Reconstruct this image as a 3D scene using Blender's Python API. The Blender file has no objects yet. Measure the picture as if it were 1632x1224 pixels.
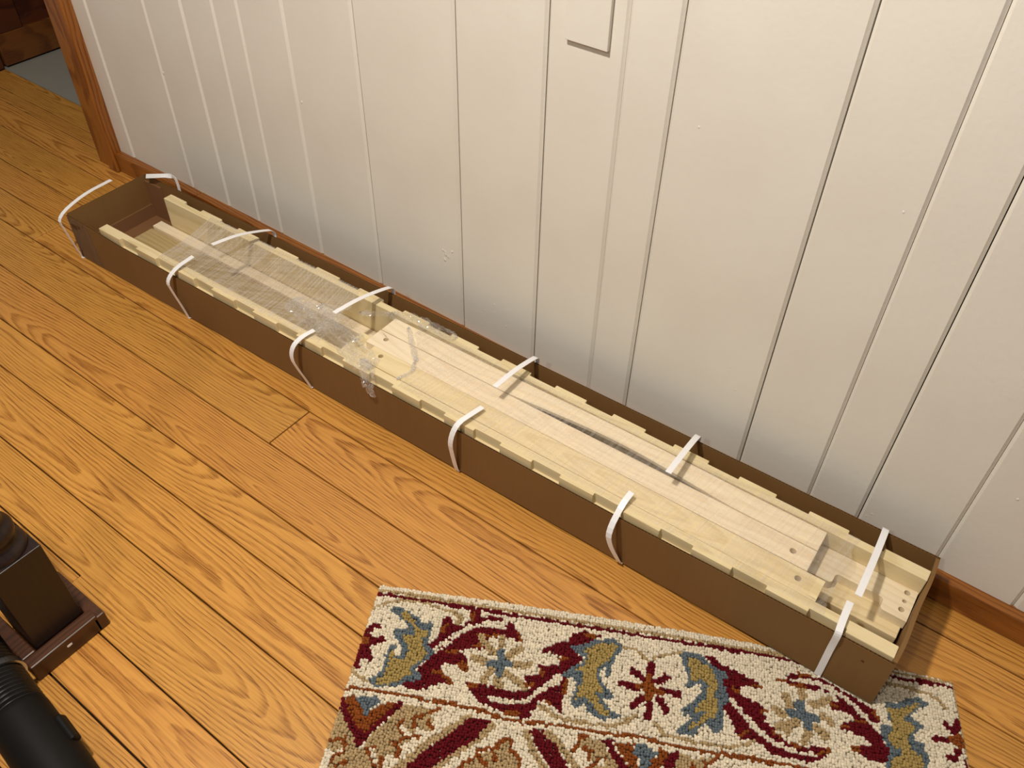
import bpy, bmesh, math, random
import numpy as np
from mathutils import Vector, Matrix, noise
from mathutils.geometry import tessellate_polygon

rng = random.Random(7)
SC = bpy.context.scene
COL = SC.collection
PI = math.pi

# ------------------------------------------------------------------ camera
RIGHT = Vector((0.80260396, 0.59628908, 0.01631601))
UP = Vector((-0.42614781, 0.55402551, 0.71515997))
FWD = Vector((-0.4174026, 0.58094326, -0.69877035))
cam_d = bpy.data.cameras.new('camera')
cam = bpy.data.objects.new('camera', cam_d)
COL.objects.link(cam)
cm = Matrix.Identity(4)
for i, v in enumerate((RIGHT, UP, -FWD)):
    for j in range(3):
        cm[j][i] = v[j]
cm.translation = Vector((0, 0, 1.5))
cam.matrix_world = cm
cam_d.sensor_fit = 'HORIZONTAL'
cam_d.sensor_width = 36
cam_d.lens = 30.349
cam_d.clip_start = 0.05
SC.camera = cam

# ------------------------------------------------------------------ light
SC.view_settings.view_transform = 'Standard'
SC.view_settings.look = 'None'
SC.view_settings.gamma = 1
SC.view_settings.use_curve_mapping = False
SC.view_settings.exposure = 0.73
world = bpy.data.worlds.new('room_fill')
SC.world = world
world.use_nodes = True
bg = world.node_tree.nodes['Background']
bg.inputs['Color'].default_value = (1.0, 0.95, 0.91, 1)
bg.inputs['Strength'].default_value = 0.105
lamp_d = bpy.data.lights.new('ceiling_lamp', 'POINT')
lamp_d.energy = 114
lamp_d.color = (1.0, 0.92, 0.81)
lamp_d.shadow_soft_size = 0.07
lamp = bpy.data.objects.new('ceiling_lamp', lamp_d)
lamp.location = (-0.90, 0.10, 2.55)
COL.objects.link(lamp)
# a second, farther ceiling lamp behind the photographer
lamp2_d = bpy.data.lights.new('far_ceiling_lamp', 'POINT')
lamp2_d.energy = 30
lamp2_d.color = (1.0, 0.92, 0.81)
lamp2_d.shadow_soft_size = 0.07
lamp2 = bpy.data.objects.new('far_ceiling_lamp', lamp2_d)
lamp2.location = (-0.40, -1.05, 2.6)
COL.objects.link(lamp2)


# ------------------------------------------------------------------ helpers
def lin(r, g, b):
    f = lambda c: (c / 255 / 12.92) if c <= 10 else ((c / 255 + .055) / 1.055) ** 2.4
    return (f(r), f(g), f(b), 1)


class NT:
    """tiny node-tree writer"""
    def __init__(s, name):
        s.m = bpy.data.materials.new(name)
        s.m.use_nodes = True
        s.t = s.m.node_tree
        s.t.nodes.clear()
        s.out = s.t.nodes.new('ShaderNodeOutputMaterial')

    def n(s, kind, **kw):
        nd = s.t.nodes.new(kind)
        for k, v in kw.items():
            setattr(nd, k, v)
        return nd

    def put(s, sock, v):
        if isinstance(v, bpy.types.NodeSocket):
            s.t.links.new(v, sock)
        elif v is not None:
            sock.default_value = v

    def math(s, op, a, b=None, clamp=False):
        nd = s.n('ShaderNodeMath', operation=op, use_clamp=clamp)
        s.put(nd.inputs[0], a)
        if b is not None:
            s.put(nd.inputs[1], b)
        return nd.outputs[0]

    def vmul(s, v, sc, add=None):
        nd = s.n('ShaderNodeVectorMath', operation='MULTIPLY_ADD')
        s.put(nd.inputs[0], v)
        nd.inputs[1].default_value = sc
        if add is not None:
            s.put(nd.inputs[2], add)
        return nd.outputs[0]

    def noise(s, vec, scale=1, detail=2, rough=.5, dist=0):
        nd = s.n('ShaderNodeTexNoise')
        s.put(nd.inputs['Vector'], vec)
        nd.inputs['Scale'].default_value = scale
        nd.inputs['Detail'].default_value = detail
        nd.inputs['Roughness'].default_value = rough
        nd.inputs['Distortion'].default_value = dist
        return nd.outputs['Fac']

    def ramp(s, f, stops):
        nd = s.n('ShaderNodeValToRGB')
        e = nd.color_ramp.elements
        while len(e) < len(stops):
            e.new(.5)
        for el, (p, c) in zip(e, stops):
            el.position = p
            el.color = c if len(c) == 4 else (*c, 1)
        s.put(nd.inputs[0], f)
        return nd.outputs[0]

    def mix(s, f, a, b, mode='MIX'):
        nd = s.n('ShaderNodeMix', data_type='RGBA', blend_type=mode)
        s.put(nd.inputs[0], f)
        s.put(nd.inputs[6], a)
        s.put(nd.inputs[7], b)
        return nd.outputs[2]

    def bump(s, h, strength=.2, dist=.001):
        nd = s.n('ShaderNodeBump')
        nd.inputs['Strength'].default_value = strength
        nd.inputs['Distance'].default_value = dist
        s.put(nd.inputs['Height'], h)
        return nd.outputs[0]

    def finish(s, color, rough=.5, normal=None, spec=.5, metallic=0, **kw):
        p = s.n('ShaderNodeBsdfPrincipled')
        s.put(p.inputs['Base Color'], color)
        s.put(p.inputs['Roughness'], rough)
        s.put(p.inputs['Specular IOR Level'], spec)
        s.put(p.inputs['Metallic'], metallic)
        if normal is not None:
            s.put(p.inputs['Normal'], normal)
        for k, v in kw.items():
            s.put(p.inputs[k], v)
        s.t.links.new(p.outputs[0], s.out.inputs[0])
        return s.m


def wood(name, light, mid, dark, ring=.0085, pores=.5, rough=.4, spec=.5, vary=.18, ring_mix=1.0, axis='X', knots=0.0, warp=1.0, sharp=1.0):
    """flat-sawn wood: growth rings cut by the board, plus fine fibre streaks along its length"""
    t = NT(name)
    co = t.n('ShaderNodeTexCoord').outputs['Object']
    sp = t.n('ShaderNodeSeparateXYZ')
    t.put(sp.inputs[0], co)
    x, y, z = sp.outputs
    if axis == 'Z':
        x, z = z, x
    if axis == 'Y':
        x, y = y, x
    rnd = t.n('ShaderNodeObjectInfo').outputs['Random']
    wn = t.n('ShaderNodeTexWhiteNoise', noise_dimensions='1D')
    t.put(wn.inputs['W'], t.math('MULTIPLY', rnd, 91.7))
    sc = t.n('ShaderNodeSeparateColor')
    t.put(sc.inputs[0], wn.outputs['Color'])
    r, g, b = sc.outputs[:3]
    off = t.n('ShaderNodeCombineXYZ')
    t.put(off.inputs[0], t.math('MULTIPLY', r, 37.))
    t.put(off.inputs[1], t.math('MULTIPLY', g, 23.))
    t.put(off.inputs[2], t.math('MULTIPLY', b, 11.))
    v = t.n('ShaderNodeCombineXYZ')
    t.put(v.inputs[0], x); t.put(v.inputs[1], y); t.put(v.inputs[2], z)
    v = v.outputs[0]
    o = off.outputs[0]
    n1 = t.math('SUBTRACT', t.noise(t.vmul(v, (1.7, 5, 5), o), 1, 2), .5)
    n2 = t.math('SUBTRACT', t.noise(t.vmul(v, (1.1, 2, 2), t.vmul(o, (1, 1, 1), (5.3, 1.7, 8.1))), 1, 2), .5)
    n3 = t.math('SUBTRACT', t.noise(t.vmul(v, (14, 60, 60), o), 1, 3, .6), .5)
    cy = t.math('ADD', y, t.math('ADD', t.math('MULTIPLY', t.math('SUBTRACT', r, .5), .15), t.math('MULTIPLY', n1, .075 * warp)))
    d = t.math('ADD', t.math('MULTIPLY', t.math('SUBTRACT', b, .5), t.math('MULTIPLY', x, .14)),
               t.math('ADD', t.math('MULTIPLY', g, .05), t.math('MULTIPLY', n2, .17 * warp)))
    rr = t.math('SQRT', t.math('ADD', t.math('MULTIPLY', cy, cy), t.math('MULTIPLY', d, d)))
    rr = t.math('ADD', rr, t.math('MULTIPLY', n3, .0045))
    ph = t.math('FRACT', t.math('DIVIDE', rr, ring))
    # late wood band: slow rise, quick fall
    band = t.ramp(ph, [(0, (0, 0, 0)), (.45, (.1, .1, .1)), (.8, (1, 1, 1)), (.9, (.85, .85, .85)), (1, (0, 0, 0))])
    band = t.math('MULTIPLY', band, t.math('ADD', .45, t.math('MULTIPLY', t.noise(t.vmul(v, (2.3, 9, 9), o), 1, 2), .9)))
    fib = t.noise(t.vmul(v, (9, 420, 420), o), 1, 3, .65)
    pore = t.ramp(fib, [(0.44, (0, 0, 0)), (.62, (1, 1, 1))])
    streak = t.noise(t.vmul(v, (3, 90, 90), o), 1, 2)
    c = t.mix(t.math('MULTIPLY', band, ring_mix, True), light, mid)
    c = t.mix(t.math('MULTIPLY', t.math('MULTIPLY', pore, t.math('ADD', .35, band)), pores, True), c, dark)
    c = t.mix(t.math('MULTIPLY', t.math('SUBTRACT', streak, .3, True), .5), c, mid)
    tone = t.math('ADD', 1 - vary / 2, t.math('MULTIPLY', g, vary))
    hs = t.n('ShaderNodeHueSaturation')
    t.put(hs.inputs['Value'], tone)
    t.put(hs.inputs['Hue'], t.math('ADD', .4965, t.math('MULTIPLY', b, .006)))
    t.put(hs.inputs['Color'], c)
    c = hs.outputs[0]
    if knots:
        vo = t.n('ShaderNodeTexVoronoi')
        t.put(vo.inputs['Vector'], t.vmul(v, (1.4, 5, 5), o))
        k = t.ramp(vo.outputs['Distance'], [(0, (1, 1, 1)), (.09, (0, 0, 0))])
        c = t.mix(t.math('MULTIPLY', k, knots), c, dark)
    nb = t.bump(t.math('ADD', fib, band), .12, .0006)
    return t.finish(c, rough, nb, spec)


def link(o, parent=None):
    COL.objects.link(o)
    if parent is not None:
        o.parent = parent
    return o


def tag(o, label=None, cat=None, group=None, kind=None):
    if label: o['label'] = label
    if cat: o['category'] = cat
    if group: o['group'] = group
    if kind: o['kind'] = kind
    return o


def empty(name, M=None):
    o = bpy.data.objects.new(name, None)
    o.empty_display_size = .05
    if M is not None:
        o.matrix_world = M
    return link(o)


def mesh_obj(name, verts, faces, mat, parent=None, M=None, smooth=False, bevel=0, seg=2):
    me = bpy.data.meshes.new(name)
    me.from_pydata([tuple(v) for v in verts], [], faces)
    me.validate()
    bm = bmesh.new(); bm.from_mesh(me)
    bmesh.ops.recalc_face_normals(bm, faces=bm.faces)
    bm.to_mesh(me); bm.free()
    if mat is not None:
        me.materials.append(mat)
    if smooth:
        for p in me.polygons:
            p.use_smooth = True
    o = bpy.data.objects.new(name, me)
    link(o, parent)
    if M is not None:
        o.matrix_local = M
    if bevel:
        b = o.modifiers.new('bevel', 'BEVEL')
        b.width = bevel; b.segments = seg; b.limit_method = 'ANGLE'; b.angle_limit = .6
    return o


class MB:
    """collects boxes, prisms and tubes into one mesh"""
    def __init__(s):
        s.v = []; s.f = []

    def add(s, verts, faces):
        k = len(s.v)
        s.v += [tuple(q) for q in verts]
        s.f += [[i + k for i in f] for f in faces]
        return s

    def box(s, x0, x1, y0, y1, z0, z1):
        return s.add([(x, y, z) for z in (z0, z1) for y in (y0, y1) for x in (x0, x1)],
                     [(0, 2, 3, 1), (4, 5, 7, 6), (0, 1, 5, 4), (2, 6, 7, 3), (0, 4, 6, 2), (1, 3, 7, 5)])

    def plate(s, outline, z0, z1, holes=()):
        """an outline in plan, with round or shaped holes right through it"""
        loops = [list(outline)] + [list(h) for h in holes]
        flat = [p for l in loops for p in l]
        tris = tessellate_polygon([[Vector((p[0], p[1], 0)) for p in l] for l in loops])
        n = len(flat)
        V = [(p[0], p[1], z0) for p in flat] + [(p[0], p[1], z1) for p in flat]
        F = [tuple(t) for t in tris] + [tuple(i + n for i in t) for t in tris]
        k = 0
        for l in loops:
            m = len(l)
            for i in range(m):
                a, b = k + i, k + (i + 1) % m
                F.append((a, b, b + n, a + n))
            k += m
        return s.add(V, F)

    def lathe(s, prof, n=32, c=(0, 0, 0), axis='Z'):
        V = []; F = []
        for r, h in prof:
            for i in range(n):
                a = 2 * PI * i / n
                p = (r * math.cos(a), r * math.sin(a), h)
                if axis == 'X':
                    p = (h, r * math.cos(a), r * math.sin(a))
                V.append((p[0] + c[0], p[1] + c[1], p[2] + c[2]))
        for j in range(len(prof) - 1):
            for i in range(n):
                F.append((j * n + i, j * n + (i + 1) % n, (j + 1) * n + (i + 1) % n, (j + 1) * n + i))
        F.append(tuple(range(n))[::-1])
        F.append(tuple((len(prof) - 1) * n + i for i in range(n)))
        return s.add(V, F)

    def build(s, name, mat, parent=None, M=None, **kw):
        return mesh_obj(name, s.v, s.f, mat, parent, M, **kw)


def circle(cx, cy, r, n=20):
    return [(cx + r * math.cos(2 * PI * i / n), cy + r * math.sin(2 * PI * i / n)) for i in range(n)]


def T(x, y, z):
    return Matrix.Translation((x, y, z))


# ------------------------------------------------------------------ materials
M_OAK = wood('oak_floor_varnish', lin(211, 152, 72), lin(176, 117, 47), lin(116, 66, 18), ring=.0062, pores=.75, rough=.36, vary=.12, knots=.12, warp=.6, ring_mix=.8)
M_TRIM = wood('stained_trim_wood', lin(158, 98, 38), lin(128, 72, 22), lin(88, 44, 10), ring=.011, pores=.6, rough=.38, vary=.08)
M_TRIMV = wood('stained_casing_wood', lin(158, 98, 38), lin(128, 72, 22), lin(88, 44, 10), ring=.011, pores=.6, rough=.38, vary=.05, axis='Z')
M_DOOR = wood('dark_door_wood', lin(84, 42, 20), lin(62, 28, 13), lin(40, 17, 8), ring=.012, pores=.5, rough=.4, vary=.05, axis='Y')
M_DOORR = wood('door_rail_wood', lin(112, 66, 26), lin(90, 48, 18), lin(60, 28, 9), ring=.012, pores=.5, rough=.4, vary=.05, axis='Y')
M_WALNUT = wood('dark_walnut_varnish', lin(38, 20, 13), lin(29, 15, 10), lin(19, 10, 7), ring=.01, pores=.5, rough=.42, vary=.05, axis='Z')
M_WALNUTY = wood('dark_walnut_skirt', lin(80, 45, 20), lin(60, 33, 15), lin(36, 19, 8), ring=.01, pores=.5, rough=.42, vary=.05, axis='Y')
M_PINE = wood('pale_poplar', lin(239, 224, 194), lin(230, 209, 175), lin(210, 184, 144), ring=.012, pores=.25, rough=.5, vary=.06, ring_mix=.7)
M_PINE2 = wood('pale_poplar_greenish', lin(232, 214, 170), lin(218, 198, 150), lin(192, 166, 118), ring=.012, pores=.3, rough=.55, vary=.05, ring_mix=.8)
M_PINE3 = wood('greyish_poplar', lin(184, 163, 116), lin(164, 141, 94), lin(138, 112, 70), ring=.014, pores=.35, rough=.6, vary=.05, ring_mix=.6, warp=1.3)  # darker, greyer tone than the other poplar, for the wide bottom board


def paint(name, c, c2, bump=.25, rough=.42):
    t = NT(name)
    co = t.n('ShaderNodeTexCoord').outputs['Object']
    a = t.noise(co, 6, 3)
    b = t.noise(t.vmul(co, (160, 160, 9)), 1, 3)
    g = t.noise(co, 90, 2)
    col = t.mix(t.math('MULTIPLY', t.math('SUBTRACT', a, .35, True), 1.2), c, c2)
    h = t.math('ADD', t.math('MULTIPLY', b, .5), t.math('ADD', g, t.math('MULTIPLY', a, 3)))
    return t.finish(col, rough, t.bump(h, bump, .0012), .4)


M_WALL = paint('white_wall_paint', lin(226, 222, 212), lin(217, 210, 200))
M_WHITE = paint('white_riser_paint', lin(205, 203, 196), lin(198, 194, 186))


def cardboard(name, c, c2):
    t = NT(name)
    co = t.n('ShaderNodeTexCoord').outputs['Object']
    a = t.noise(t.vmul(co, (7, 7, 3)), 1, 3)
    f = t.noise(t.vmul(co, (125, 125, 3)), 1, 1)
    s = t.noise(co, 400, 2)
    fac = t.math('ADD', t.math('MULTIPLY', a, .7), t.math('ADD', t.math('MULTIPLY', f, .25), t.math('MULTIPLY', s, .25)))
    col = t.mix(t.math('SUBTRACT', fac, .15, True), c, c2)
    return t.finish(col, .72, t.bump(t.math('ADD', f, s), .15, .0005), .25)


M_CARD = cardboard('brown_cardboard', lin(133, 99, 59), lin(117, 85, 47))
M_CARDIN = cardboard('brown_cardboard_inside', lin(134, 96, 64), lin(118, 82, 52))
M_FLUTE = cardboard('cardboard_fluting', lin(96, 64, 36), lin(80, 52, 28))


def plain(name, c, rough=.5, spec=.5, metallic=0, nscale=0, nb=.2, **kw):
    t = NT(name)
    nrm = None
    col = c
    co = t.n('ShaderNodeTexCoord').outputs['Object']
    if nscale:
        n = t.noise(co, nscale, 3)
        nrm = t.bump(n, nb, .001)
        col = t.mix(t.math('MULTIPLY', n, .35), c, tuple(v * .8 for v in c[:3]) + (1,))
    return t.finish(col, rough, nrm, spec, metallic, **kw)


M_STRAP = plain('white_polypropylene', lin(246, 245, 247), .3, .5, nscale=60, nb=.05)
M_RUBBER = plain('black_ribbed_plastic', lin(14, 12, 11), .36, .35, nscale=80, nb=.1)
M_CUFF = plain('black_smooth_plastic', lin(11, 9, 8), .6, .2, nscale=200, nb=.1)
M_STEEL = plain('brushed_steel', lin(200, 205, 208), .25, .5, 1.0, nscale=50, nb=.05)
M_VINYL = plain('grey_vinyl_floor', lin(150, 148, 138), .5, .4, nscale=14, nb=.1)
M_SUB = plain('dark_subfloor', lin(38, 20, 8), .8, .2, nscale=20)
M_WALLBACK = plain('dark_wall_backing', lin(52, 44, 38), .9, .1, nscale=20)
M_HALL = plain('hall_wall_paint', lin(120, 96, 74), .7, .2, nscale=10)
M_NAIL = plain('paint_chip', lin(120, 108, 96), .6, .3, nscale=100)


def film(name, haze, gloss, streak_dir, streak_scale, bump, rough=.12, cap=.6):
    t = NT(name)
    co = t.n('ShaderNodeTexCoord').outputs['Object']
    mp = t.n('ShaderNodeMapping')
    mp.inputs['Rotation'].default_value = (0, 0, streak_dir)
    t.put(mp.inputs[0], co)
    mp2 = t.n('ShaderNodeMapping')
    mp2.inputs['Rotation'].default_value = (0, 0, streak_dir + 1.25)
    t.put(mp2.inputs[0], co)
    s1 = t.noise(t.vmul(mp.outputs[0], (5, streak_scale, 5)), 1, 3, .6)
    s2 = t.noise(t.vmul(mp2.outputs[0], (5, streak_scale * .8, 5)), 1, 3, .6)
    st = t.math('ADD', t.math('MULTIPLY', s1, .6), t.math('MULTIPLY', s2, .4))
    nrm = t.bump(st, bump, .002)
    lw = t.n('ShaderNodeFresnel')
    lw.inputs['IOR'].default_value = 1.42
    t.put(lw.inputs['Normal'], nrm)
    tr = t.n('ShaderNodeBsdfTransparent')
    gl = t.n('ShaderNodeBsdfGlossy')
    gl.inputs['Roughness'].default_value = rough
    t.put(gl.inputs['Normal'], nrm)
    df = t.n('ShaderNodeBsdfDiffuse')
    df.inputs['Color'].default_value = (.9, .88, .87, 1)
    tl = t.n('ShaderNodeBsdfTranslucent')
    tl.inputs['Color'].default_value = (.95, .93, .92, 1)
    dm = t.n('ShaderNodeMixShader')
    dm.inputs[0].default_value = .5
    t.t.links.new(df.outputs[0], dm.inputs[1])
    t.t.links.new(tl.outputs[0], dm.inputs[2])
    m1 = t.n('ShaderNodeMixShader')
    t.put(m1.inputs[0], t.math('ADD', .02, t.math('MULTIPLY', t.math('SUBTRACT', st, .38, True), haze * 1.9, True)))
    t.t.links.new(tr.outputs[0], m1.inputs[1])
    t.t.links.new(dm.outputs[0], m1.inputs[2])
    m2 = t.n('ShaderNodeMixShader')
    t.put(m2.inputs[0], t.math('MINIMUM', t.math('MULTIPLY', lw.outputs[0], gloss, True), cap))
    t.t.links.new(m1.outputs[0], m2.inputs[1])
    t.t.links.new(gl.outputs[0], m2.inputs[2])
    t.t.links.new(m2.outputs[0], t.out.inputs[0])
    return t.m


M_FILM = film('clear_stretch_film', 1.05, 1.0, 1.42, 190, .45)
M_FILM2 = film('clear_taut_film', .6, .9, 1.72, 170, .5)
M_CRUMP = film('clear_crumpled_film', .8, 1.3, .3, 60, .2, .09, .2)
M_TAPE = film('clear_packing_tape', .22, .6, 1.57, 60, .2, .2)


# ================================================================== the room
WY = 1.288          # face of the plank wall
# ---- floor: every board is a piece
floor = MB().box(-3.6, 1.1, -.7, 1.46, -.03, -.012).build('floor', M_SUB)
tag(floor, 'golden oak strip floor with dark seams between the boards', 'floor', kind='structure')
rows = [(-.55, -.41, [-.9]), (-.41, -.28, [.1]), (-.28, -.155, [-1.9]), (-.155, -.028, [-.55]), (-.028, .12, [-2.4, .35]),
        (.387, .519, [-2.75, .2]), (.519, .619, [.02]), (.619, .748, [-3.0, .1]),
        (.748, .876, [-1.225]), (.876, .972, [-2.385]), (.972, 1.071, [-2.9, -1.1]), (1.071, 1.197, [-1.5]),
        (1.197, 1.303, [-2.1, .55])]
cells = []
for y0, y1, js in rows:
    xs = [-3.56] + js + [1.05]
    for a, b in zip(xs, xs[1:]):
        cells.append((a, b, y0, y1))
cells += [(-3.56, -1.253, .12, .277), (-1.253, 1.05, .12, .224),
          (-3.5, -2.616, 1.303, 1.357), (-3.5, -2.616, 1.357, 1.454)]
for a, b, y0, y1 in cells:
    g = .0014 + rng.random() * .0007
    L, W = (b - a) / 2 - g, (y1 - y0) / 2 - g
    m = MB().box(-L, L, -W, W, -.012, 0)
    m.build('floor_plank', M_OAK, floor, T((a + b) / 2, (y0 + y1) / 2, -rng.random() * .0004), bevel=.0011, seg=1)

# the board that narrows beside the newel post
lp = [(-3.56, .278), (-1.2545, .278), (-1.2545, .2252), (1.05, .2252), (1.05, .3858), (-3.56, .3858)]
MB().plate([(p[0] + 1.2, p[1] - .306) for p in lp], -.012, 0).build('floor_plank', M_OAK, floor, T(-1.2, .306, -.0002), bevel=.0011, seg=1)

# ---- plank wall
wall = MB().box(-2.60, 1.0, WY + .016, WY + .164, 0, 2.45).build('wall_back', M_WALLBACK)
wall_hdr = MB().box(-3.56, -2.6, WY, WY + .164, 2.05, 2.45).box(-4.4, -3.56, WY, WY + .164, 0, 2.45).build('wall_header', M_WALL)
tag(wall, 'white painted wall of vertical grooved boards', 'wall', kind='structure')
tag(wall_hdr, 'white wall above and beyond the doorway', 'wall', kind='structure')
gx = [-2.52, -2.434, -2.143, -1.977, -1.847, -1.75, -1.587, -1.365, -1.083, -.865, -.7025, -.603, -.315, -.156, -.053, .108, .260, .43, .58, .78, 1.0]
gap = {-1.083: .0016, -.315: .0014, -.603: .0012, -.865: .0009, -1.365: .0009, -.053: .001}
for a, b in zip(gx, gx[1:]):
    ga, gb = gap.get(a, .0004), gap.get(b, .0004)
    cw, ch = .0058, .0055
    dy = (rng.random() - .5) * .0022
    f = WY + dy
    out = [(a + ga, WY + .016), (a + ga, f + ch), (a + ga + cw, f), (b - gb - cw, f), (b - gb, f + ch), (b - gb, WY + .016)]
    xm = (a + b) / 2
    MB().plate([(p[0] - xm, p[1]) for p in out], 0, 2.45).build('wall_board', M_WALL, wall, T(xm, 0, 0))


def wall_xz(x, z, r, d, seed, name):
    """a low lump of paint on the wall face"""
    rg = random.Random(seed)
    V = [(x, WY - d, z)]; F = []
    n = 10
    for k, (q, e) in enumerate(((.5, .75), (1, -.1))):
        for i in range(n):
            a = 2 * PI * i / n
            w = r * q * (.75 + .5 * rg.random())
            V.append((x + w * math.cos(a), WY - d * e, z + w * 1.3 * math.sin(a)))
    for i in range(n):
        F.append((0, 1 + i, 1 + (i + 1) % n))
        F.append((1 + i, 1 + n + i, 1 + n + (i + 1) % n, 1 + (i + 1) % n))
    mesh_obj(name, V, F, M_WALL, wall, smooth=True)


rp = random.Random(3)
for i in range(26):      # blistered paint patches
    cx, cz, s = [(-.981, .176, .017), (-.03, .125, .012), (-.387, .305, .014), (-1.13, .275, .01)][i % 4]
    wall_xz(cx + rp.gauss(0, s), cz + rp.gauss(0, s * 1.3), .0022 + rp.random() * .003, .0007 + rp.random() * .0008, i, 'paint_blister')
for x, z in ((-2.137, .432), (-1.571, .52), (-.185, .765), (.165, .32), (-.545, .79)):
    wall_xz(x, z, .0035, .0018, int(z * 1000), 'nail_bump')

# ---- baseboard and casing
bb = MB().box(-2.505, -2.105, 1.264, WY + .004, .0005, .0655).box(-2.104, 1.0, 1.2645, WY + .004, .0005, .0655)
tag(bb.build('baseboard_back', M_TRIM, bevel=.0035, seg=2), 'low stained wooden baseboard along the white wall', 'baseboard', kind='structure')
cs = empty('trim_1')
tag(cs, 'stained wooden door casing at the left end of the white wall', 'door casing', kind='structure')
MB().box(-2.613, -2.553, 1.262, WY + .002, .0003, 2.1).build('casing_flat', M_TRIMV, cs, bevel=.002)
MB().box(-2.552, -2.504, 1.252, WY + .002, .0003, 2.1).build('back_band', M_TRIMV, cs, bevel=.005)
MB().box(-2.6125, -2.6005, WY + .003, 1.470, .0003, 2.05).build('door_jamb', M_TRIMV, cs, bevel=.001)
cs2 = empty('trim_2')
tag(cs2, 'stained wooden casing on the far side of the doorway', 'door casing', kind='structure')
MB().box(-3.6, -3.503, 1.262, WY - .001, .0003, 2.1).build('casing_flat', M_TRIMV, cs2, bevel=.002)
MB().box(-3.56, -3.503, WY, 1.452, .0003, 2.05).build('door_jamb', M_DOOR, cs2, bevel=.001)
# ---- the room beyond the doorway
fl2 = MB().box(-3.58, -2.0, 1.456, 2.62, -.03, -.003).build('floor', M_VINYL)
tag(fl2, 'grey vinyl floor of the room beyond the doorway', 'floor', kind='structure')
hw = MB().box(-3.66, -3.58, 1.452, 2.7, 0, 2.4).build('wall_left', M_HALL)
tag(hw, 'dim side wall of the room beyond the doorway', 'wall', kind='structure')
hf = MB().box(-3.66, -1.95, 2.62, 2.7, 0, 2.4).build('wall_far', M_HALL)
tag(hf, 'dim end wall of the room beyond the doorway', 'wall', kind='structure')
hr = MB().box(-2.03, -1.95, 1.453, 2.62, 0, 2.4).build('wall_right', M_HALL)
tag(hr, 'dim right wall of the room beyond the doorway', 'wall', kind='structure')
hc = MB().box(-3.66, -1.95, 1.453, 2.7, 2.4, 2.45).build('ceiling', M_HALL)
tag(hc, 'dim ceiling of the room beyond the doorway', 'ceiling', kind='structure')
door = empty('door_1', T(-3.5, 1.462, .006))
tag(door, 'dark stained panelled door standing open beyond the doorway', 'door', kind='structure')
MB().box(-.036, 0, 0, .115, .1185, 2.02).build('stile', M_DOOR, door, bevel=.003)
MB().box(-.036, 0, .72, .83, .1185, 2.02).build('stile', M_DOOR, door, bevel=.003)
MB().box(-.036, 0, 0, .83, 0, .118).build('rail', M_DOORR, door, bevel=.003)
for z0, z1 in ((.9, 1.05), (1.9, 2.02)):
    MB().box(-.0355, -.0005, .115, .72, z0, z1).build('rail', M_DOOR, door, bevel=.003)
for z0, z1 in ((.118, .9), (1.05, 1.9)):
    MB().box(-.026, -.012, .115, .72, z0, z1).build('panel', M_DOOR, door)

# ---- painted batten on the wall
bt = MB().box(-.0445, .0445, -.0085, 0, 0, .6).build('wall_batten', M_WALL, None, T(-.7775, WY - .0012, .872), bevel=.001)
tag(bt, 'flat white painted strip fixed upright on the wall boards', 'batten')

# ================================================================== the carton and what lies in it
P0 = Vector((-2.193, .9175, 0)); P1 = Vector((.113, .9732, .010))
ex = (P1 - P0).normalized()
ey = Vector((0, 0, 1)).cross(ex).normalized()
ez = ex.cross(ey)
MBX = Matrix.Identity(4)
for i, v in enumerate((ex, ey, ez)):
    for j in range(3):
        MBX[j][i] = v[j]
MBX.translation = P0 + Vector((0, 0, .0006))
BL, BW, BH = 2.306, .256, .140

box = empty('cardboard_carton', MBX)
tag(box, 'long shallow brown cardboard carton lying open along the baseboard', 'carton')


def corr_panel(name, p, q, h, t=.004, bow=0, inward=(0, 1), z0=.0015, ztop=None):
    hz = ztop or (lambda s: h)
    """a corrugated wall from p to q (plan): two liners with a wavy flute between them"""
    p = Vector((p[0], p[1], 0)); q = Vector((q[0], q[1], 0))
    d = q - p; Ln = d.length; d /= Ln
    w = Vector((inward[0], inward[1], 0))
    n = max(8, int(Ln / .001))
    m = MB()

    def strip(o0, o1, top, n=60, zb=None):
        zb = z0 if zb is None else zb
        V = []; F = []
        for i in range(n + 1):
            s = i / n
            c = p + d * (Ln * s) + w * (bow * math.sin(PI * s) + (bow * .6 * math.sin(3 * PI * s)))
            tz = top - h + hz(s) + .0009 * noise.noise(Vector((c.x * 30, c.y * 30, 3 * o0)))
            for o in (o0, o1):
                a = c + w * o
                V += [(a.x, a.y, zb), (a.x, a.y, z0 + tz)]
        for i in range(n):
            k = i * 4
            F += [(k, k + 4, k + 5, k + 1), (k + 2, k + 3, k + 7, k + 6), (k + 1, k + 5, k + 7, k + 3), (k, k + 2, k + 6, k + 4)]
        F += [(0, 1, 3, 2), (n * 4, n * 4 + 2, n * 4 + 3, n * 4 + 1)]
        m.add(V, F)
    strip(0, .0006, h); strip(t - .0006, t, h)
    if t > .005:      # folded-over rim
        strip(0.0006, t - .0006, h, zb=z0 + h - .003)
    o = m.build(name, M_CARD, box)
    nf = int(Ln / .0075) * 8
    V = []; F = []
    for i in range(nf + 1):
        s = i / nf
        c = p + d * (Ln * s) + w * (bow * math.sin(PI * s) + (bow * .6 * math.sin(3 * PI * s)) + t / 2 + (t / 2 - .0007) * math.sin(2 * PI * i / 8))
        V += [(c.x, c.y, z0), (c.x, c.y, z0 + hz(s) - .0004)]
    for i in range(nf):
        F.append((2 * i, 2 * i + 2, 2 * i + 3, 2 * i + 1))
    fl = mesh_obj('fluting', V, F, M_FLUTE, o, smooth=True)
    return o


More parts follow.
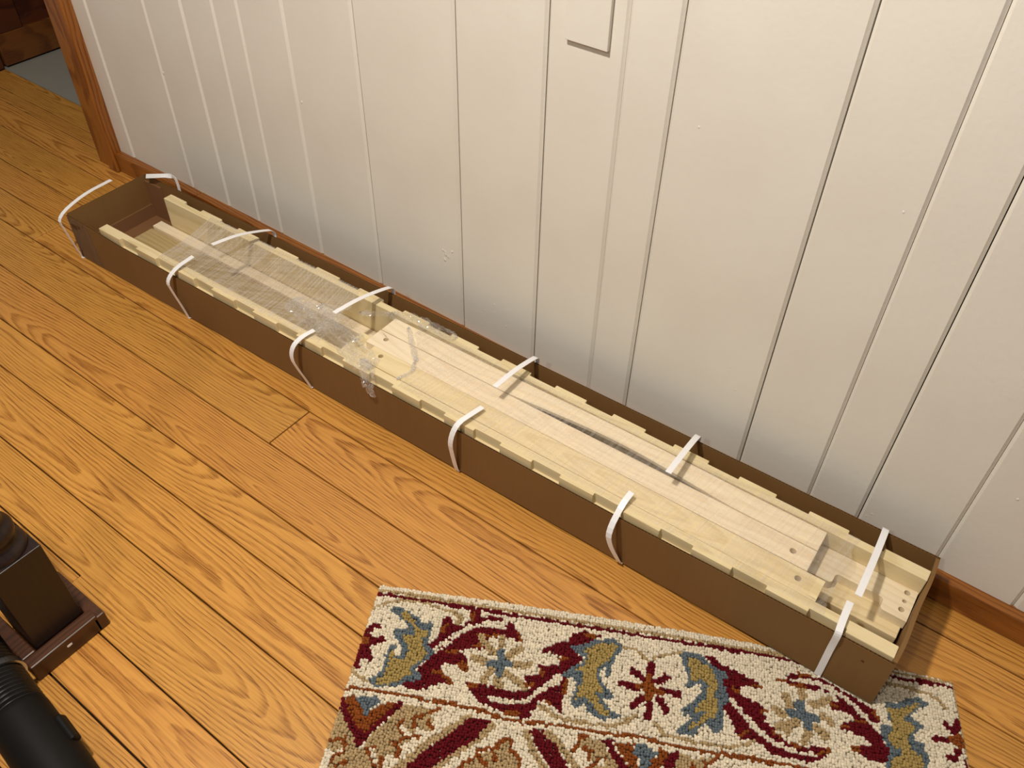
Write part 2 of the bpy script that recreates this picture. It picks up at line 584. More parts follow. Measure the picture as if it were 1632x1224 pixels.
corr_panel('front_wall', (0, -.004), (BL + .003, -.004), BH,
           ztop=lambda s: float(np.interp(s * BL, [0, .10, .17, .22, .9, 1.5, 1.75, 2.05, 2.3], [.139, .1375, .131, .1275, .127, .128, .130, .1375, .1405])))
corr_panel('back_wall', (0, BW + .004), (BL + .003, BW + .004), BH + .003, inward=(0, -1))
corr_panel('end_wall', (0, 0.0005), (0, BW - .0005), BH + .002, inward=(1, 0))
corr_panel('end_wall', (BL + .003, 0.0005), (BL + .003, BW - .0005), BH + .002, inward=(-1, 0), bow=-.0022, t=.0075)
MB().box(.0042, BL - .002, .0005, BW - .0005, .0015, .0050).build('bottom', M_CARDIN, box)
MB().box(.004, .112, .006, BW - .004, .0052, .0092).build('bottom_flap', M_CARDIN, box, Matrix.Rotation(-.035, 4, 'Y'))
MB().box(.0046, .0096, .004, BW - .004, .0055, .05).build('end_flap', M_CARDIN, box)
MB().box(.0045, .075, BW - .0065, BW - .0005, .0055, BH - .012).build('side_flap', M_CARDIN, box)
# strip of clear tape round the left corner
tp = MB()
tp.add([(.0, -.0046, .003), (.105, -.0046, .003), (.085, -.0046, BH - .004), (.0, -.0046, BH - .002)], [(0, 1, 2, 3)])
tp.add([(-.0005, -.0046, .003), (-.0005, .09, .003), (-.0005, .09, BH - .002), (-.0005, -.0046, BH - .002)], [(0, 1, 2, 3)])
tag(tp.build('packing_tape', M_TAPE, box), 'clear packing tape wrapped round the corner')
MB().box(.012, .034, -.0052, -.0046, .105, .118).box(.043, .049, -.0052, -.0046, .112, .120).build('torn_patch', M_FLUTE, box)
MB().plate(circle(2.262, .107, .0028, 10), 0, .0005).build('dent_mark', M_FLUTE, box, Matrix.Rotation(PI / 2, 4, 'X') @ T(0, 0, .0042))


def content(name, mb, mat, label, cat, off=(0, 0, 0), rz=0, bevel=.0014, group=None):
    M = MBX @ T(*off) @ Matrix.Rotation(rz, 4, 'Z')
    o = mb.build(name, mat, None, M, bevel=bevel)
    tag(o, label, cat, group)
    return o


# ---- the two notched side rails
def rail_mesh(L, th, flip, x0, H=.136, zn=.108, d=.0085):
    """outer face at y=0 with shallow dadoes let into its top edge; inner face at y=th"""
    st = sorted(s for s in (2.149 - .148 * k - x0 for k in range(15)) if s > .02)
    V = []; ix = {}
    sg = -1 if flip else 1

    def v(x, y, z):
        k = (round(x, 5), round(y, 5), round(z, 5))
        if k not in ix:
            ix[k] = len(V); V.append((x, sg * y, z))
        return ix[k]
    F = []
    xs = [0]
    for s in st:
        xs += [s, s + .068]
    xs.append(L)
    top = []
    for i in range(len(xs) - 1):
        a, c = xs[i], xs[i + 1]
        if i % 2 == 0:      # pad
            poly = [v(a, 0, 0), v(c, 0, 0)]
            if c < L: poly.append(v(c, 0, zn))
            poly += [v(c, 0, H), v(a, 0, H)]
            if a > 0: poly.append(v(a, 0, zn))
            F.append(poly)
            top += [(a, 0), (c, 0)]
        else:               # dado
            F += [[v(a, 0, 0), v(c, 0, 0), v(c, 0, zn), v(a, 0, zn)], [v(a, 0, zn), v(c, 0, zn), v(c, d, zn), v(a, d, zn)],
                  [v(a, d, zn), v(c, d, zn), v(c, d, H), v(a, d, H)], [v(a, 0, zn), v(a, d, zn), v(a, d, H), v(a, 0, H)],
                  [v(c, 0, zn), v(c, d, zn), v(c, d, H), v(c, 0, H)]]
            top += [(a, d), (c, d)]
    top += [(L, th), (0, th)]
    for t3 in tessellate_polygon([[Vector((p[0], p[1], 0)) for p in top]]):
        F.append([v(top[q][0], top[q][1], H) for q in t3])
    F.append([v(x, 0, 0) for x in xs] + [v(L, th, 0), v(0, th, 0)])
    F += [[v(0, th, 0), v(L, th, 0), v(L, th, H), v(0, th, H)], [v(0, 0, 0), v(0, th, 0), v(0, th, H), v(0, 0, H)], [v(L, 0, 0), v(L, th, 0), v(L, th, H), v(L, 0, H)]]
    return MB().add(V, F)


content('notched_rail', rail_mesh(2.165, .0265, False, .137), M_PINE2,
        'pale notched wooden rail on edge along the front wall of the carton', 'rail', (.137, .0042, .0108), .0002)
content('notched_rail', rail_mesh(2.147, .0262, True, .156), M_PINE2,
        'pale notched wooden rail on edge nearest the baseboard', 'rail', (.156, .2315, .0108), -.0062)
# ---- bottom layer
content('bottom_board', MB().plate([(0, 0), (2.16, 0), (2.16, .1275), (0, .139)], 0, .036), M_PINE3,
        'greyish wide wooden board on the carton floor beside the front rail', 'board', (.106, .0315, .0098))
content('bottom_batten', MB().box(0, 2.1, 0, .0312, 0, .0465), M_PINE,
        'light narrow wooden batten on the carton floor beside the back rail', 'board', (.113, .1712, .0098), -.0052)
# ---- middle layer
content('spacer_board', MB().box(0, .34, 0, .0985, 0, .026), M_PINE2,
        'wooden board under the three-holed board at the right end', 'board', (1.958, .092, .0565))


def notch_outline():
    x0, x1, y0, y1 = 0, .34, 0, .0735
    a, b, d, r = .200, .291, .026, .007
    pts = [(x0, y0), (a - r, y0)]
    for k in range(1, 5): pts.append((a - r + r * math.sin(k * PI / 8), y0 + r - r * math.cos(k * PI / 8)))
    pts.append((a, y0 + d - r))
    for k in range(1, 5): pts.append((a + r - r * math.cos(k * PI / 8), y0 + d - r + r * math.sin(k * PI / 8)))
    pts.append((b - r, y0 + d))
    for k in range(1, 5): pts.append((b - r + r * math.sin(k * PI / 8), y0 + d - r + r * math.cos(k * PI / 8)))
    pts.append((b, y0 + r))
    for k in range(1, 5): pts.append((b + r - r * math.cos(k * PI / 8), y0 + r - r * math.sin(k * PI / 8)))
    pts += [(x1, y0), (x1, y1), (x0, y1)]
    return pts


content('end_board', MB().plate(notch_outline(), 0, .0225, [circle(.323, .062, .0056, 16), circle(.324, .041, .004, 16), circle(.3245, .0205, .0056, 16)]),
        M_PINE, 'wooden board with three holes and a shallow cut-out at the right end of the carton', 'board', (1.9610, .1185, .0826))
content('support_board', MB().box(0, 1.02, 0, .088, 0, .0195), M_PINE2,
        'wooden board lying under the left ends of the drilled slats', 'board', (.985, .034, .1058))

# ---- top layer: three drilled slats


def slat(L, W, holes, bow=None, bk=1.0):
    n = 48
    f = (lambda x: 0) if bow is None else bow
    top = [(L * i / n, W + bk * f(L * i / n)) for i in range(n + 1)]
    bot = [(L * i / n, f(L * i / n)) for i in range(n + 1)]
    return MB().plate(bot + top[::-1], 0, .0205, [circle(x, y, r, 18) for x, y, r in holes])


def bow1(x):
    x += 1.035
    return .0175 * math.sin(PI * (x - 1.38) / .58) ** 1.5 if 1.38 < x < 1.96 else 0


content('drilled_slat', slat(1.083, .0525, [(.034, .033, .006), (1.045, .0275, .0062)]), M_PINE,
        'pale drilled wooden slat in the middle of the top three', 'slat', (1.033, .0845, .1262), .0001, group='slats on top of the stack')
content('drilled_slat', slat(1.091, .0512, [(.035, .033, .006), (1.047, .0285, .0062)]), M_PINE2,
        'pale drilled wooden slat next to the front rail', 'slat', (1.061, .0331, .1262), -.0016, group='slats on top of the stack')
# the slat nearest the back rail is crooked and relieved underneath, so its neighbour leaves a dark gap


def crooked_slat(L=1.080, W=.0505):
    m = MB()
    for a, c, z0 in ((0, .345, 0), (.345, .925, .0125), (.925, L, 0)):
        n = max(4, int((c - a) / .022))
        xs = [a + (c - a) * i / n for i in range(n + 1)]
        m.plate([(x, bow1(x)) for x in xs] + [(x, W + .2 * bow1(x)) for x in xs[::-1]], z0, .0205)
    return m


content('wooden_slat', crooked_slat(), M_PINE,
        'pale slat next to the back rail with a dark gap beside it', 'slat', (1.035, .1387, .1262), 0.0, bevel=0, group='slats on top of the stack')


# ---- strapping bands, cut open on top
def chaikin(p, it=3):
    p = [Vector(q) for q in p]
    for _ in range(it):
        q = [p[0]]
        for a, b in zip(p, p[1:]):
            q += [a * .75 + b * .25, a * .25 + b * .75]
        q.append(p[-1]); p = q
    return p


def band(path, label, w=.0125, t=.0008):
    p = chaikin(path, 2)
    V = []; F = []
    for i, c in enumerate(p):
        tg = (p[min(i + 1, len(p) - 1)] - p[max(i - 1, 0)]).normalized()
        s = Vector((1, 0, 0)); s = (s - tg * s.dot(tg)).normalized()
        n = tg.cross(s)
        for a, b in ((-1, -1), (1, -1), (1, 1), (-1, 1)):
            V.append(c + s * (a * w / 2) + n * (b * t / 2))
    for i in range(len(p) - 1):
        k = 4 * i
        for j in range(4):
            F.append((k + j, k + (j + 1) % 4, k + 4 + (j + 1) % 4, k + 4 + j))
    k = 4 * (len(p) - 1)
    F += [(0, 1, 2, 3), (k, k + 1, k + 2, k + 3)]
    o = mesh_obj('strapping_band', V, F, M_STRAP, None, MBX, smooth=True)
    o.data.polygons.foreach_set('use_smooth', [False] * len(o.data.polygons))
    tag(o, label, 'strap', 'cut strapping bands round the carton')


FR = [((-.007, .159, .170), (-.001, .06, .172), (0, -.030, .146), (-.001, -.024, .105), (.002, -.012, .03)),
      ((.468, .055, .166), (.462, .0, .158), (.456, -.031, .132), (.458, -.026, .10), (.463, -.012, .03)),
      ((.918, .034, .158), (.911, .0, .158), (.903, -.026, .142), (.899, -.034, .108), (.905, -.026, .07), (.914, -.012, .02)),
      ((1.391, .062, .160), (1.386, .03, .163), (1.377, -.012, .162), (1.371, -.030, .118), (1.370, -.022, .07), (1.369, -.012, .02)),
      ((1.769, .042, .166), (1.767, .01, .16), (1.766, -.036, .118), (1.771, -.028, .07), (1.788, -.016, .02)),
      ((2.203, .060, .157), (2.204, .03, .158), (2.206, .0, .1575), (2.208, -.012, .153), (2.208, -.0068, .11), (2.208, -.0062, .09), (2.209, -.006, .03))]
BK = [((.150, .263, .03), (.152, .263, .12), (.154, .263, .186), (.12, .262, .180), (.085, .25, .172), (.040, .240, .160)),
      ((.532, .263, .03), (.538, .263, .12), (.544, .265, .163), (.540, .23, .178), (.530, .16, .200), (.520, .085, .207)),
      ((.955, .263, .03), (.960, .263, .12), (.965, .265, .164), (.964, .23, .178), (.960, .15, .198), (.956, .070, .205)),
      ((1.392, .263, .03), (1.394, .263, .12), (1.398, .266, .162), (1.399, .235, .174), (1.399, .17, .191), (1.398, .097, .197)),
      ((1.802, .263, .03), (1.804, .263, .12), (1.806, .266, .160), (1.808, .235, .174), (1.811, .17, .190), (1.812, .103, .196)),
      ((2.203, .263, .03), (2.203, .263, .12), (2.203, .265, .154), (2.205, .23, .163), (2.208, .14, .174), (2.2095, .064, .178))]
WHERE = ['at the far left corner of the carton', 'crossing the clear film near the left end of the carton', 'beside the crumpled plastic film',
         'over the left half of the drilled slats', 'over the dark gap between the slats', 'across the right end of the carton near the three holes']
for k in range(6):
    xf, xb = FR[k][-1][0], BK[k][0][0]
    path = list(FR[k]) + [(xf, -.0065, .0004), (xf, -.0065, .0004), (xf + .1 * (xb - xf), .02, .0004), (xb, .24, .0004), (xb, .2635, .0004), (xb, .2635, .0004)] + list(BK[k])
    band(path, 'cut white plastic strapping band ' + WHERE[k])


# ---- clear plastic film
def fbm(x, y, z, sc, o=3):
    return noise.fractal(Vector((x * sc, y * sc, z)), 1.0, 2.0, o)


def sheet(name, xl, xr, y0, y1, zf, nx, ny, mat, parent=None, smooth=True):
    V = []; F = []
    for i in range(nx + 1):
        for j in range(ny + 1):
            y = y0 + (y1 - y0) * j / ny
            a, b = xl(y), xr(y)
            x = a + (b - a) * i / nx
            V.append((x, y, zf(x, y)))
    for i in range(nx):
        for j in range(ny):
            k = i * (ny + 1) + j
            F.append((k, k + 1, k + ny + 2, k + ny + 1))
    return mesh_obj(name, V, F, mat, parent, None, smooth=smooth)


def film1_z(x, y):
    sag = -.006 * max(0, math.sin(PI * (y - .03) / .175)) if .03 < y < .205 else 0
    s = x * .98 + y * .2
    return .1480 + sag + .0008 * noise.noise(Vector((s * 130, y * 6, .3))) * (1 if .03 < y < .2 else .35) + .0006


f1 = empty('plastic_film', MBX)
tag(f1, 'torn clear stretch film over the left half of the carton ending in a crumpled bunch', 'plastic film')
sheet('film_sheet', lambda y: .376 - .16 * y, lambda y: .955 - .25 * y + .02 * noise.noise(Vector((y * 40, 2, 0))), .0135, .2215, film1_z, 150, 70, M_FILM, f1)


def bunch(name, path, w, amp, nx, ny, seed, parent, lift=.0):
    p = chaikin(path, 3)
    V = []; F = []
    n = len(p) - 1
    for i in range(nx + 1):
        u = i / nx * n
        k = min(int(u), n - 1)
        c = p[k].lerp(p[k + 1], u - k)
        tg = (p[k + 1] - p[k]).normalized()
        side = Vector((0, 0, 1)).cross(tg)
        if side.length < .3:
            side = Vector((1, 0, 0))
        side.normalize()
        up = tg.cross(side)
        e = i / nx
        ww = w * (.55 + .6 * abs(noise.noise(Vector((e * 5, seed, 0)))) + .25) * min(1, .35 + 4 * e) * min(1, .3 + 5 * (1 - e))
        for j in range(ny + 1):
            t = j / ny * 2 - 1
            q = c + side * (t * ww / 2)
            r = 1 - abs(noise.noise(Vector((e * 16, t * 2.5, seed))) * 2)
            r2 = abs(noise.noise(Vector((e * 45, t * 8, seed + 3))))
            r3 = noise.noise(Vector((e * 110, t * 20, seed + 7)))
            h = amp * (.55 * max(0, r) + .5 * r2 + .22 * r3) * (1 - .5 * t * t)
            q = q + up * (h + lift) + side * (.005 * noise.noise(Vector((e * 30, t * 6, seed + 11)))) + tg * (.005 * noise.noise(Vector((e * 30, t * 6, seed + 17))))
            V.append(q)
    for i in range(nx):
        for j in range(ny):
            k = i * (ny + 1) + j
            F.append((k, k + 1, k + ny + 2, k + ny + 1))
    return mesh_obj(name, V, F, M_CRUMP, parent, smooth=False)


bunch('crumpled_edge', [(.79, .085, .149), (.86, .08, .150), (.93, .062, .150), (1.0, .048, .150), (1.06, .034, .150), (1.11, .018, .150)], .072, .013, 150, 34, 1.3, f1)
bunch('crumpled_edge', [(.86, .115, .150), (.92, .105, .150), (.98, .088, .150), (1.02, .072, .150)], .04, .010, 90, 20, 8.3, f1)
bunch('crumpled_edge', [(1.075, .030, .151), (1.11, .008, .152), (1.122, -.009, .146), (1.128, -.012, .128), (1.134, -.012, .104)], .034, .006, 70, 16, 4.1, f1)
bunch('crumpled_edge', [(.955, .150, .150), (.985, .165, .151), (1.015, .19, .150)], .02, .006, 50, 10, 2.2, f1)


def film2_z(x, y):
    s = x * .96 - y * .25
    q = y * .97 + x * .2
    a = .00075 * noise.noise(Vector((s * 120, q * 8, 1.3))) + .0006 * noise.noise(Vector((q * 110, s * 5, 5.3)))
    e = max(0, 1 - (x - (1.17 - .0 * y)) / .05)
    a += .004 * e * abs(noise.noise(Vector((x * 50, y * 50, 9))))
    d = 0
    if x > 2.12 and .035 < y < .19:
        d = -.006 * min(1, (x - 2.12) / .04)
    return .1487 + a + d + .0009


f2 = empty('plastic_film', MBX)
tag(f2, 'clear stretch film pulled tight over the drilled slats', 'plastic film')
sheet('film_sheet', lambda y: 1.19 - .75 * max(0, y - .07) + .012 * noise.noise(Vector((y * 45, 7, 0))), lambda y: 2.172 + .01 * noise.noise(Vector((y * 30, 3, 0))),
      .0135, .2085, film2_z, 260, 64, M_FILM2, f2)
bunch('crumpled_edge', [(1.02, .190, .150), (1.06, .205, .151), (1.12, .212, .151), (1.20, .212, .150)], .036, .008, 90, 18, 5.5, f2)
bunch('crumpled_edge', [(1.085, .178, .150), (1.12, .145, .150), (1.155, .115, .150), (1.175, .098, .150)], .014, .003, 80, 12, 3.3, f2)
bunch('crumpled_edge', [(1.175, .092, .150), (1.19, .07, .150), (1.185, .045, .150), (1.178, .028, .150)], .010, .003, 50, 10, 6.3, f2)

# ================================================================== hooked rug
RUG=[
('O',6,[-10,222,24,216,64,214,106,213,148,215,187,213,227,215,265,217]),
('O',6,[196,215,235,215,283,221,318,223,327,226,345,219,371,219,409,216,451,217,510,213]),
('O',6,[466,216,528,211,563,212,608,215,641,218,680,213,725,214,767,214]),
('O',6,[683,215,734,212,773,213,813,213,863,216,916,219,1002,222,1063,223]),
('T',5,[-6,66,2,50,19,40,44,28,68,22,101,24,135,30,162,34,180,47]),
('T',6,[-12,168,12,191,40,202]),
('T',6,[347,188,368,196,385,205]),
('T',6,[347,185,368,195,388,204,417,204,455,203,484,201,508,189]),
('T',6,[471,203,498,192,522,174]),
('T',6,[554,179,570,196,587,200,624,203,652,202,689,201,717,189,730,177]),
('T',6,[489,44,514,46,529,59,537,64]),
('T',6,[549,57,566,47,596,35]),
('T',7,[957,26,988,28,1019,30,1047,36,1064,46,1072,58]),
('T',10,[158,32,175,43,171,55]),
('R',0,[-5,69,-11,84,-14,117,-15,151,-9,161,7,178,13,177,10,159,30,162,31,155,18,133,28,127,44,119,44,114,37,108,17,113,10,103,18,94,29,91,26,81,14,81,3,95,-4,85,-2,72]),
('O',0,[-14,108,-1,110,13,114,16,125,-6,133,-15,139,-18,122]),
('R',0,[123,109,136,93,143,71,141,52,150,40,159,51,162,60,184,56,193,40,191,21,201,17,212,27,213,36,228,31,231,47,194,63,169,84,143,121,127,117]),
('R',0,[160,62,181,58,192,42,189,21,204,18,213,33,216,37,233,25,250,26,256,34,227,40,197,55,176,73,164,77]),
('R',0,[118,161,133,138,151,115,171,93,195,70,232,51,240,93,226,98,204,100,188,110,199,117,209,145,203,147,189,136,171,137,154,149,162,157,173,161,184,174,183,178,163,178,144,192,128,199,95,197,104,187,131,181,131,173,117,167]),
('R',0,[167,91,184,74,202,59,228,51,263,52,261,38,268,33,280,39,289,54,299,68,296,72,279,67,265,63,248,61,220,67,214,77,230,92,227,98,207,101,191,106,172,112]),
('R',0,[173,116,186,110,202,118,208,145,204,147,190,137,178,138]),
('O',8,[146,159,162,159,183,174]),
('O',8,[187,134,205,144]),
('O',8,[145,77,151,60]),
('O',8,[197,39,196,25]),
('O',8,[162,117,182,113]),
('O',8,[209,97,227,91]),
('O',7,[289,54,296,68]),
('O',7,[197,130,206,145]),
('O',7,[196,32,196,43]),
('O',7,[215,72,249,64]),
('W',7,[141,114,152,99,168,80,193,59,229,40]),
('W',7,[165,84,176,75,197,57,226,45,251,45,261,40]),
('B',0,[33,51,44,43,68,45,90,55,101,65,120,62,125,74,128,90,124,104,133,116,143,121,133,138,121,149,116,161,132,175,128,182,104,187,88,200,61,205,43,206,36,195,47,186,55,170,53,149,53,129,57,119,67,117,68,128,68,137,78,144,83,132,73,116,59,105,56,94,52,90,64,86,79,84,79,78,65,67,50,58]),
('G',0,[60,49,77,53,91,67,103,81,122,79,122,89,110,98,118,114,129,126,115,148,105,159,112,170,97,182,75,198,52,202,47,197,61,182,63,156,58,146,62,132,74,149,87,147,93,130,84,112,74,105,73,93,95,96,92,78,76,67,62,63]),
('T',14,[220,74,248,100]),
('T',13,[262,68,261,95]),
('T',14,[279,105,296,84]),
('T',14,[290,119,319,113]),
('T',14,[279,136,319,158]),
('T',17,[268,153,272,171]),
('T',14,[254,130,243,158]),
('T',14,[214,117,240,124]),
('B',14,[263,97,268,142]),
('B',13,[246,125,286,119]),
('R',0,[213,169,233,166,269,169,285,171,305,168,324,163,336,153,320,151,312,138,327,133,346,129,348,118,331,111,351,109,371,105,381,93,378,84,351,82,337,85,344,73,368,59,386,51,390,37,411,26,443,31,430,45,405,57,391,63,401,75,415,80,411,91,397,105,381,121,374,118,359,136,348,152,336,167,319,181,300,186,277,187,257,188,256,193,276,195,301,193,328,187,344,170,361,152,380,140,384,127,398,128,395,139,389,155,389,169,392,187,389,192,374,185,357,174,345,184,338,201,338,213,321,217,313,214,281,208,252,203,238,198,229,185,217,177]),
('O',8,[293,210,316,208]),
('O',8,[344,119,348,131]),
('O',8,[375,92,388,87]),
('O',8,[361,175,365,178]),
('O',8,[416,32,433,33]),
('O',8,[220,172,232,170]),
('O',8,[320,153,329,150]),
('O',8,[391,134,390,157]),
('W',7,[259,190,275,191,301,190,323,183,337,169,351,150,365,137,380,123]),
('B',0,[389,64,408,54,434,40,467,31,487,41,486,53,475,68,471,86,469,108,461,106,461,88,449,104,455,124,465,132,478,142,477,151,460,154,465,165,481,173,493,180,488,187,469,191,450,188,436,181,426,169,418,180,410,180,405,169,407,154,411,136,403,125,381,123,395,105,413,93,420,79,400,71]),
('G',0,[412,67,438,48,468,40,481,45,470,60,462,79,453,90,443,92,443,111,453,128,463,143,447,144,455,161,469,173,480,179,472,184,455,181,440,168,429,154,418,160,412,165,412,149,420,128,419,109,399,111,419,94,425,73]),
('R',13,[543,69,542,102]),
('R',13,[509,89,530,102]),
('R',13,[492,117,520,121]),
('R',13,[515,157,531,137]),
('R',13,[543,171,545,147]),
('R',13,[574,154,560,136]),
('R',13,[594,120,566,116]),
('R',13,[571,91,556,103]),
('O',14,[540,96,541,137]),
('O',12,[523,118,564,121]),
('R',0,[642,35,658,31,664,42,692,54,709,59,736,69,742,77,738,81,721,78,703,86,705,96,720,108,749,121,748,157,723,145,690,116,674,81,666,61]),
('R',0,[672,117,690,120,701,134,723,153,748,170,747,188,734,183,719,176,708,185,699,174,691,155,678,136]),
('B',0,[598,34,618,31,638,38,652,48,674,60,690,63,674,79,680,95,690,107,688,118,674,125,675,151,678,164,671,177,660,181,652,171,645,164,630,179,623,192,597,195,592,188,602,176,622,157,608,155,600,149,610,139,628,119,636,109,635,92,620,100,608,100,608,81,603,62,597,52]),
('G',0,[606,42,622,41,638,49,654,59,660,71,666,87,659,109,667,120,665,141,659,154,646,156,637,168,622,180,611,184,615,176,633,161,644,144,621,147,629,135,646,116,647,94,637,84,618,89,613,73,611,54]),
('R',0,[682,51,692,56,706,60,727,66,739,70,743,78,735,82,721,78,704,86,707,99,725,107,747,115,755,123,745,129,747,143,763,153,770,166,790,174,812,175,841,170,861,172,859,178,832,198,825,190,826,184,807,185,786,180,771,175,753,167,739,162,724,145,707,132,690,113,682,92]),
('R',0,[682,117,690,119,703,137,720,154,735,169,753,179,767,184,785,188,811,192,834,190,830,198,821,203,799,200,778,199,756,197,743,186,727,174,720,173,710,179,708,185,697,174,692,153,683,145]),
('O',7,[692,88,702,96]),
('O',7,[729,77,741,77]),
('O',7,[741,124,753,122]),
('O',7,[839,182,857,174]),
('O',7,[763,159,772,165]),
('O',7,[705,176,716,166]),
('O',7,[793,175,808,178]),
('W',7,[694,115,709,132,723,145,748,166]),
('W',7,[690,113,707,136,726,155,738,166,757,174,773,182,793,186,813,188,828,184,831,189]),
('T',15,[816,73,815,85]),
('T',15,[788,88,793,104]),
('T',15,[766,115,781,122]),
('T',15,[803,132,772,148]),
('T',15,[790,141,787,153]),
('T',15,[821,150,814,165]),
('T',15,[836,138,852,148]),
('T',15,[849,114,865,122]),
('T',15,[835,94,865,80]),
('B',17,[811,96,824,138]),
('B',15,[793,117,837,120]),
('R',0,[773,58,788,53,796,42,816,36,839,39,858,41,880,52,910,65,934,81,948,95,950,104,946,111,935,107,918,90,903,75,885,66,869,56,848,50,827,47,802,50,799,55,819,55,844,55,866,63,890,73,907,90,921,104,936,115,950,126,949,142,964,152,957,167,945,182,929,176,910,174,901,166,894,163,911,156,935,154,922,143,903,135,881,131,882,121,899,114,906,105,888,98,865,96,866,84,882,79,872,66,849,62,830,66,803,65,788,61]),
('O',7,[884,125,891,124]),
('O',7,[869,88,875,88]),
('O',7,[898,162,907,162]),
('O',7,[812,40,831,39]),
('O',7,[776,57,788,56]),
('O',7,[941,88,949,103]),
('O',7,[799,62,822,62]),
('O',7,[909,108,920,110]),
('W',6,[800,53,823,49,848,50,869,56,891,67,908,82,925,97,938,115,948,125]),
('B',0,[960,62,984,63,1011,48,1026,46,1044,52,1037,60,1024,64,1013,74,1005,84,1015,92,1028,96,1024,104,1011,109,1004,124,1002,130,1020,130,1021,139,1025,153,1022,174,1010,192,950,203,949,176,962,160,962,151,952,141,948,126,948,113,969,108,967,93,965,78]),
('G',0,[967,75,988,74,1016,57,1025,57,1010,73,996,86,995,96,1009,100,1008,107,996,120,994,145,1005,152,1016,153,1014,175,1004,187,963,195,957,173,980,157,978,147,964,145,960,129,968,116,971,97,967,85]),
('R',0,[1054,87,1064,83,1072,88,1079,96,1075,88,1086,69,1093,74,1093,87,1084,104,1074,102,1064,98,1061,90]),
('R',0,[1034,116,1056,111,1067,115,1063,122,1036,124]),
('R',0,[1056,145,1063,141,1071,143,1071,133,1083,128,1086,137,1077,145,1071,155,1057,154]),
('R',0,[1084,143,1095,144,1097,160,1085,162]),
('O',0,[1068,110,1089,101,1096,119,1085,131,1066,120]),
('T',0,[-10,248,11,269,36,295,51,319,61,321,74,286,93,259,109,232,135,227,175,228,166,239,173,266,146,267,147,280,135,284,137,292,124,302,127,318,107,320,105,341,101,365,9,382,13,345,17,333,-2,327,-11,335,-10,304,-11,269]),
('R',0,[-12,241,6,233,61,283,98,228,115,226,73,284,57,322]),
('O',0,[4,235,18,230,50,261,71,239,84,229,97,232,81,259,59,291,42,286,16,258]),
('B',0,[25,238,32,229,48,228,60,222,71,233,57,246,56,262,49,263,39,249]),
('O',7,[175,227,149,243,136,251,140,268]),
('O',7,[161,252,173,266]),
('O',7,[119,260,110,270,124,281,152,283]),
('O',7,[134,287,119,297,110,299,126,309,126,320]),
('O',7,[82,313,70,319,80,332,90,342]),
('O',7,[4,317,28,308,33,330,16,337,17,352]),
('O',7,[26,354,43,347]),
('O',7,[101,328,101,340]),
('W',8,[118,270,134,281]),
('W',8,[80,319,91,338]),
('W',6,[25,329,28,329]),
('W',0,[-1,327,18,335,14,348,14,363,-6,366,-8,343]),
('T',13,[230,231,204,258,171,289,137,333,120,354]),
('T',13,[269,240,247,271,216,301,192,329,174,348]),
('T',13,[273,237,260,259,236,283,216,303]),
('R',0,[231,235,242,231,257,230,262,235,249,265,185,331,158,356,123,363,164,309,205,264]),
('R',0,[207,261,226,246,233,234,243,231,271,230,274,233,264,241,249,271,225,290,215,298]),
('T',12,[335,239,348,263,375,295,391,312]),
('T',13,[372,234,386,241,404,259,419,274,428,285,441,301]),
('R',0,[340,235,359,226,371,240,390,252,399,267,408,275,424,304,398,309,368,273,354,255]),
('T',0,[275,285,291,272,299,261,310,259,316,277,333,285,335,298,328,319,235,336,244,302,258,297]),
('O',7,[289,273,291,263,310,258,314,277,333,287,331,298]),
('O',7,[289,278,275,277,258,288,261,299,279,306]),
('O',7,[252,302,237,312,234,322]),
('O',7,[286,286,290,297]),
('T',0,[421,248,434,228,445,230,468,230,476,243,495,260,517,283,453,296,459,267,443,264,442,250]),
('O',7,[422,257,430,229,441,227]),
('O',7,[438,247,449,252,446,268]),
('O',7,[478,258,462,266,451,281]),
('W',12,[471,267,472,270]),
('R',0,[467,229,484,224,493,243,507,255,517,268,527,281,505,277,480,245]),
('R',0,[579,257,573,254,583,228,601,223,598,238,591,255,564,283,560,275]),
('O',0,[488,229,525,222,520,238,531,251,534,272,523,274,503,248]),
('O',0,[564,224,583,226,573,254,563,272,552,269,552,247,568,238]),
('B',0,[525,224,545,220,551,228,568,236,552,245,552,265,536,268,534,250,519,242]),
('T',0,[601,230,616,225,621,234,660,223,645,240,635,269,574,281,591,255]),
('O',7,[667,218,663,226,645,238,645,245]),
('O',7,[622,241,626,248]),
]

RA = math.radians(26.3765)
MR = Matrix.Translation((-.757, .620, 0)) @ Matrix.Rotation(RA, 4, 'Z') @ Matrix.Scale(-1, 4, (0, 1, 0))
RW, RD = 1.094, .60
PAL = {'W': (234, 222, 198), 'R': (100, 14, 24), 'O': (138, 72, 28), 'T': (182, 156, 114), 'B': (102, 113, 120), 'G': (172, 147, 88)}
PAL = {k: np.array(lin(*v)[:3]) for k, v in PAL.items()}


def edge_v(u):
    return np.interp(u, [0, .15, .3, .585, .85, 1.04, 1.094], [-.001, -.006, -.010, -.013, -.009, -.004, .001])


def inside(poly, U, V):
    r = np.zeros(U.shape, bool)
    n = len(poly)
    for i in range(n):
        x0, y0 = poly[i]; x1, y1 = poly[(i + 1) % n]
        if y0 == y1:
            continue
        c = ((y0 > V) != (y1 > V)) & (U < (x1 - x0) * (V - y0) / (y1 - y0) + x0)
        r ^= c
    return r


def near(pl, U, V, w):
    r = np.zeros(U.shape, bool)
    for (x0, y0), (x1, y1) in zip(pl, pl[1:]):
        dx, dy = x1 - x0, y1 - y0
        l2 = dx * dx + dy * dy + 1e-9
        t = np.clip(((U - x0) * dx + (V - y0) * dy) / l2, 0, 1)
        r |= (U - x0 - t * dx) ** 2 + (V - y0 - t * dy) ** 2 < (w / 2) ** 2
    return r


